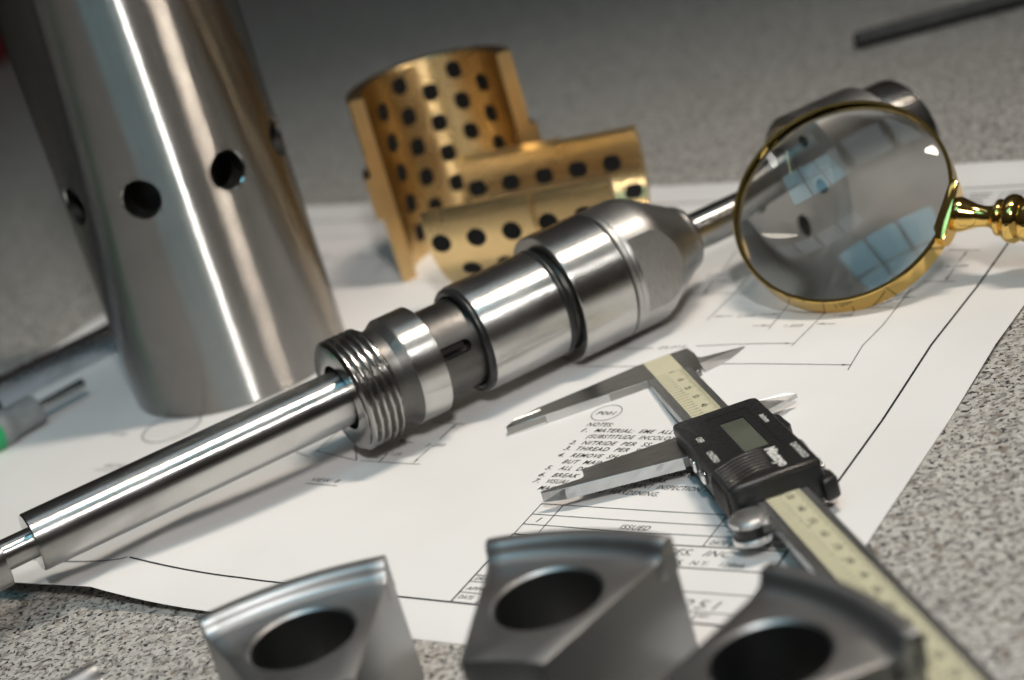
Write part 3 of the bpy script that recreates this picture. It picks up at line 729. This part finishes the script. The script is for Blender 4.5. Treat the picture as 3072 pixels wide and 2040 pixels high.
for nm, s_, x, y, h_, wd, of, spc in (('brand_lettering', 'Mitutoyo', 105.2, 11.0, 4.8, 15.6, 0.028, 0.92), ('button_legend', 'OFF', 79.8, -3.6, 2.7, 4.4, 0.012, 1), ('button_legend', 'ON/ZERO', 93.2, -4.0, 2.7, 9.6, 0.012, 1),
                                     ('button_legend', 'in/mm', 78.2, 18.0, 2.7, 7.2, 0.012, 1), ('button_legend', 'DATA/HOLD', 107.6, 18.5, 2.7, 12.6, 0.012, 1)):
    f = Flat(); f.text(s_, x, y, h_, wd, offset=of, spacing=spc); f.build(nm, M['white'], hs, lambda x, y: (x, y, 6.03))
# grip ribs sweep across the top, over the side and down
for k in range(7):
    t0 = 104.6 + 2.35 * k; qs = 10.4 - (0.25 * k)
    pts = [(t0 - 0.2, qs, 5.75), (t0, qs - 1.5, 6.15), (t0 + 0.2, 4.0, 6.25), (t0 + 1.0, 1.2, 6.25), (t0 + 2.4, -1.4, 6.2), (t0 + 3.4, -3.6, 6.1), (t0 + 3.9, -5.6, 5.8), (t0 + 4.0, -6.7, 4.9), (t0 + 4.0, -7.2, 3.0), (t0 + 3.8, -7.3, -1.5), (t0 + 3.4, -7.0, -4.6)]
    if t0 + 4 > 125: pts = [(min(p[0], 125.2), p[1], p[2]) for p in pts]
    tube_path('grip_rib', [(p[0], p[1] + (0.25 if p[1] < -6 else 0), p[2] - 0.22) for p in pts], 0.8, M['plasticshiny'] if k > 4 else M['plastic'], hs, 10)
tube_path('edge_bar', [(125.3, -4.6, 5.6), (125.5, -3.4, 5.9), (125.6, 8, 6.0), (125.5, 20.2, 5.9), (125.3, 21.4, 5.4)], 1.05, M['plasticshiny'], hs, 12)
def button(t, q, parent, side):
    o = box('button', t - 2.2, t + 2.2, q - 0.9, q + 0.9, -1.4, 2.6, M['chrome'], parent, 0.7, 3); return o
button(86.6, -7.2, hs, -1); button(97.5, -7.4, hs, -1); button(84.6, 24.2, hs, 1); button(119.6, 23.0, hs, 1)
prism('side_boss', [(76, 21.8), (78.2, 24.4), (88.6, 24.8), (92, 21.8)], -3.5, 4.4, M['plastic'], hs, 0.6)
prism('side_boss', [(101, 21.8), (104, 23.4), (111, 23.0), (112, 21.8)], 0.2, 4.8, M['jawlight'], hs, 0.5)
prism('lock_foot', [(118, 20.0), (120.5, 25.2), (127.4, 25.2), (129.2, 20.0)], -6.5, 0.6, M['plastic'], hs, 1.2, 3)
sj = prism('sliding_jaw', [(58.3, 1.0), (58.3, -37.8), (63.6, -38.2), (65.3, -39.4), (65.0, -46.0), (64.8, -53.0), (65.6, -53.2), (68.8, -46.0), (76.6, -8.6), (77.0, 1.0)], -3.45, -0.02, M['jaw'], cp, 0.15, 1)
mk('measuring_bevel', [(76.65, -8.6, -0.06), (68.8, -46.0, -0.06), (65.7, -53.1, -0.4), (66.0, -53.2, -3.4), (70.0, -46.2, -3.42), (77.9, -8.6, -3.42), (76.6, -8.6, -3.43), (68.6, -46.0, -3.43), (65.6, -53.1, -3.43)], [(0, 1, 4, 5), (1, 2, 3, 4), (0, 5, 6), (6, 7, 1, 0), (7, 8, 2, 1), (5, 4, 7, 6), (4, 3, 8, 7), (2, 8, 3)], M['jawlight'], sj, smooth=False)
blade('inside_jaw', [(50.4, 19.0, 0.0), (51.0, 24.4, 0.0), (51.6, 34.0, -0.3), (52.6, 37.6, -1.4), (54.2, 33.6, -1.8), (60.0, 22.6, -1.2), (64.0, 19.0, -0.8)], 0, -3.0, None, M['jawlight'], sj)
# thumb roller under the slider
kb = lathe_along('thumb_roller', [(-0.8, 0), (-0.8, 5.6), (-0.6, 5.8), (0.7, 5.8), (1.0, 5.5), (1.0, 0)], M['jawlight'], cp, (135.0, -4.8, 0), (0, 0, 1), 96)
lathe_along('roller_core', [(-4.6, 0), (-4.6, 5.1), (-0.7, 5.1), (-0.7, 0)], M['rubber'], kb, (0, 0, 0), (0, 0, 1), 48)
lathe_along('roller_disc', [(-6.4, 0), (-6.4, 5.6), (-6.2, 5.8), (-4.7, 5.8), (-4.5, 5.6), (-4.5, 0)], M['jawlight'], kb, (0, 0, 0), (0, 0, 1), 96)
v_, f_ = [], []
for zz0, zz1 in ((-0.6, 0.65), (-6.2, -4.7)):
    for k in range(60):
        a = 2 * math.pi * k / 60; er = Vector((math.cos(a), math.sin(a), 0)); et = Vector((-er.y, er.x, 0)); i0 = len(v_)
        for z_ in (zz0, zz1):
            v_ += [tuple(er * 5.75 - et * 0.2 + UPv * z_), tuple(er * 6.0 + UPv * z_), tuple(er * 5.75 + et * 0.2 + UPv * z_)]
        f_ += [(i0, i0 + 1, i0 + 4, i0 + 3), (i0 + 1, i0 + 2, i0 + 5, i0 + 4), (i0, i0 + 2, i0 + 1), (i0 + 3, i0 + 4, i0 + 5)]
tag(mk('knurling', v_, f_, M['chrome'], kb, smooth=False), kind='stuff')
lathe_along('roller_cap', [(1.0, 0), (1.0, 4.9), (1.15, 4.7), (1.15, 0)], M['jawlight'], kb, (0, 0, 0), (0, 0, 1), 64)
box('roller_bracket', 122, 140, -2.5, 0.2, -3.4, -0.6, M['jaw'], cp, 0.2, 1)

# ================================================================== keystone jaw blocks in the foreground
def make_block():
    """local frame: back edge along X (arc bulging to +Y), front towards -Y, top face at z = hh"""
    hb, hf, dp, hh = 27.2, 11.8, 52.0, 36.0
    arc = []
    for i in range(13):
        x = -hb + 2 * hb * i / 12; arc.append((x, 4.2 * (1 - (x / hb) ** 2)))
    frontarc = [(hf, -dp), (hf * 0.5, -dp + 0.8), (0, -dp + 1.1), (-hf * 0.5, -dp + 0.8), (-hf, -dp)]
    poly = [(x, y) for x, y in reversed(arc)] + [(-hf, -dp), (-hf * 0.5, -dp + 0.8), (0, -dp + 1.1), (hf * 0.5, -dp + 0.8), (hf, -dp)]
    bl = empty('jaw_block', (0, 0, 0))
    bd = prism('body', poly, 0, hh, M['block'], bl, 0.5, 2)
    v_, f_ = lathe_data([(-5, 0), (-5, 14.6), (hh - 0.8, 14.6), (hh + 0.6, 16.0), (hh + 0.6, 0)], 96)
    v_ = [(x, y - 22.5, z) for x, y, z in v_]
    cut(bd, [tmp(v_, f_)], False, 35)
    # raised lip along the back edge, filleted down to the face
    sec = [(-1.2, hh - 6), (-1.2, hh + 3.2), (-0.2, hh + 4.4), (2.4, hh + 4.6), (3.6, hh + 4.0), (4.2, hh + 3.0), (4.6, hh + 1.8), (5.4, hh + 0.8), (6.6, hh + 0.2), (8.0, hh - 0.1), (8.0, hh - 6)]
    vs3, fs3 = [], []; ns = len(sec)
    for x, y in arc:
        for (d_, z_) in sec: vs3.append((x * (1.006 - max(0, d_) * 0.298 / hb), y - d_, z_))
    for i in range(len(arc) - 1):
        for k in range(ns): fs3.append((i * ns + k, i * ns + (k + 1) % ns, (i + 1) * ns + (k + 1) % ns, (i + 1) * ns + k))
    fs3 += [tuple(range(ns)), tuple(range((len(arc) - 1) * ns, len(arc) * ns))]
    bevel(mk('lip', vs3, fs3, M['block'], bl, 35), 0.4, 2, 50)
    vs3, fs3 = lathe_data([(0.4, 14.55), (hh - 1.2, 14.55)], 96); vs3 = [(x, y - 22.5, z) for x, y, z in vs3]
    mk('bore', vs3, fs3, M['blockbore'], bl, 60)
    return bl
def copy_tree(o, parent=None):
    c_ = o.copy(); col.objects.link(c_); c_.parent = parent
    for ch in list(o.children): copy_tree(ch, c_)
    return c_
proto = make_block()
spots = [((1.6, 465.3), -30.8, 'grey steel keystone block standing in front of the title block'),
         ((-77.5, 485.0), 4.5, 'grey steel keystone block on bare granite beside the bottom edge of the drawing'),
         ((57.0, 399.0), -64.5, 'grey steel keystone block standing against the long caliper beam'),
         ((-154.0, 457.0), 40.0, 'grey steel keystone block at the end of the row farthest from the caliper')]
for i, ((x, y), a, lb) in enumerate(spots):
    o = proto if i == 0 else copy_tree(proto)
    o.location = (x * S, y * S, 0.0); o.rotation_euler = (0, 0, R(a))
    tag(o, lb, 'block', 'steel keystone blocks in a row')

# ================================================================== bar and gauge at the left
p0 = Vector((-212.3, 823.9)); p1 = Vector((-175.1, 848.8)); bd_ = (p1 - p0).normalized(); bn = Vector((-bd_.y, bd_.x))
br = empty('steel_bar', (p0.x, p0.y, 0.9), 'square dark steel bar lying behind the tall tube', 'bar', axes=((bd_.x, bd_.y, 0), (bn.x, bn.y, 0), (0, 0, 1)))
box('bar_body', -150, 92, 0, 11, 0, 10.5, M['bar'], br, 0.5)
ga0 = Vector((-200.6, 780.9, 8.6)); ga1 = Vector((-182.1, 796.0, 8.6)); gd = (ga1 - ga0).normalized()
gs = UPv.cross(gd)
gg = empty('bore_gauge', ga0, 'grey gauge with green label and thin steel spindle at the sheet edge', 'gauge', axes=(gs, UPv, gd))
lathe('spindle', [(-3, 0), (-3, 2.3), (23.4, 2.3), (23.9, 1.8), (23.9, 0)], M['ground'], gg, n=48)
lathe('barrel', [(-22, 0), (-22, 8.4), (-17.5, 8.4), (-12.5, 6.6), (-1.2, 6.6), (-0.2, 5.6), (-0.2, 0)], M['gaugegrey'], gg, n=64, c=0.6)
lathe('label_band', [(-60, 0), (-60, 8.5), (-21.5, 8.5), (-21.5, 0)], M['green'], gg, n=64)
o = mk('clamp_screw', *lathe_data([(0, 0), (0, 3.4), (4.5, 3.4), (5.0, 2.9), (5.0, 0)], 32), M['blackrod'], gg)
o.location = (0.004, 0.0058, -0.0165); o.rotation_euler = (R(-90), 0, 0)

# ================================================================== far things
f0 = ground((2562, 128), 4); f1 = ground((3072, -6), 4); dd = (f1 - f0).normalized()
ro = empty('black_rod', (f0.x, f0.y, 4.6), 'thin black rod lying on the granite far behind the magnifying glass', 'rod', axes=(UPv.cross(dd), UPv, dd))
lathe('shaft', [(0, 0), (0, 3.0), (2.0, 4.6), (260, 4.6), (260, 0)], M['blackrod'], ro, n=32)
rb = empty('red_case', (-430, 1760, 0), 'red case standing on the far granite behind the tall tube', 'case')
box('case_body', -70, 76, -60, 60, 0, 95, M['red'], rb, 6, 3)
box('case_lid', -71, 77, -61, 61, 95.5, 118, M['red'], rb, 6, 3)
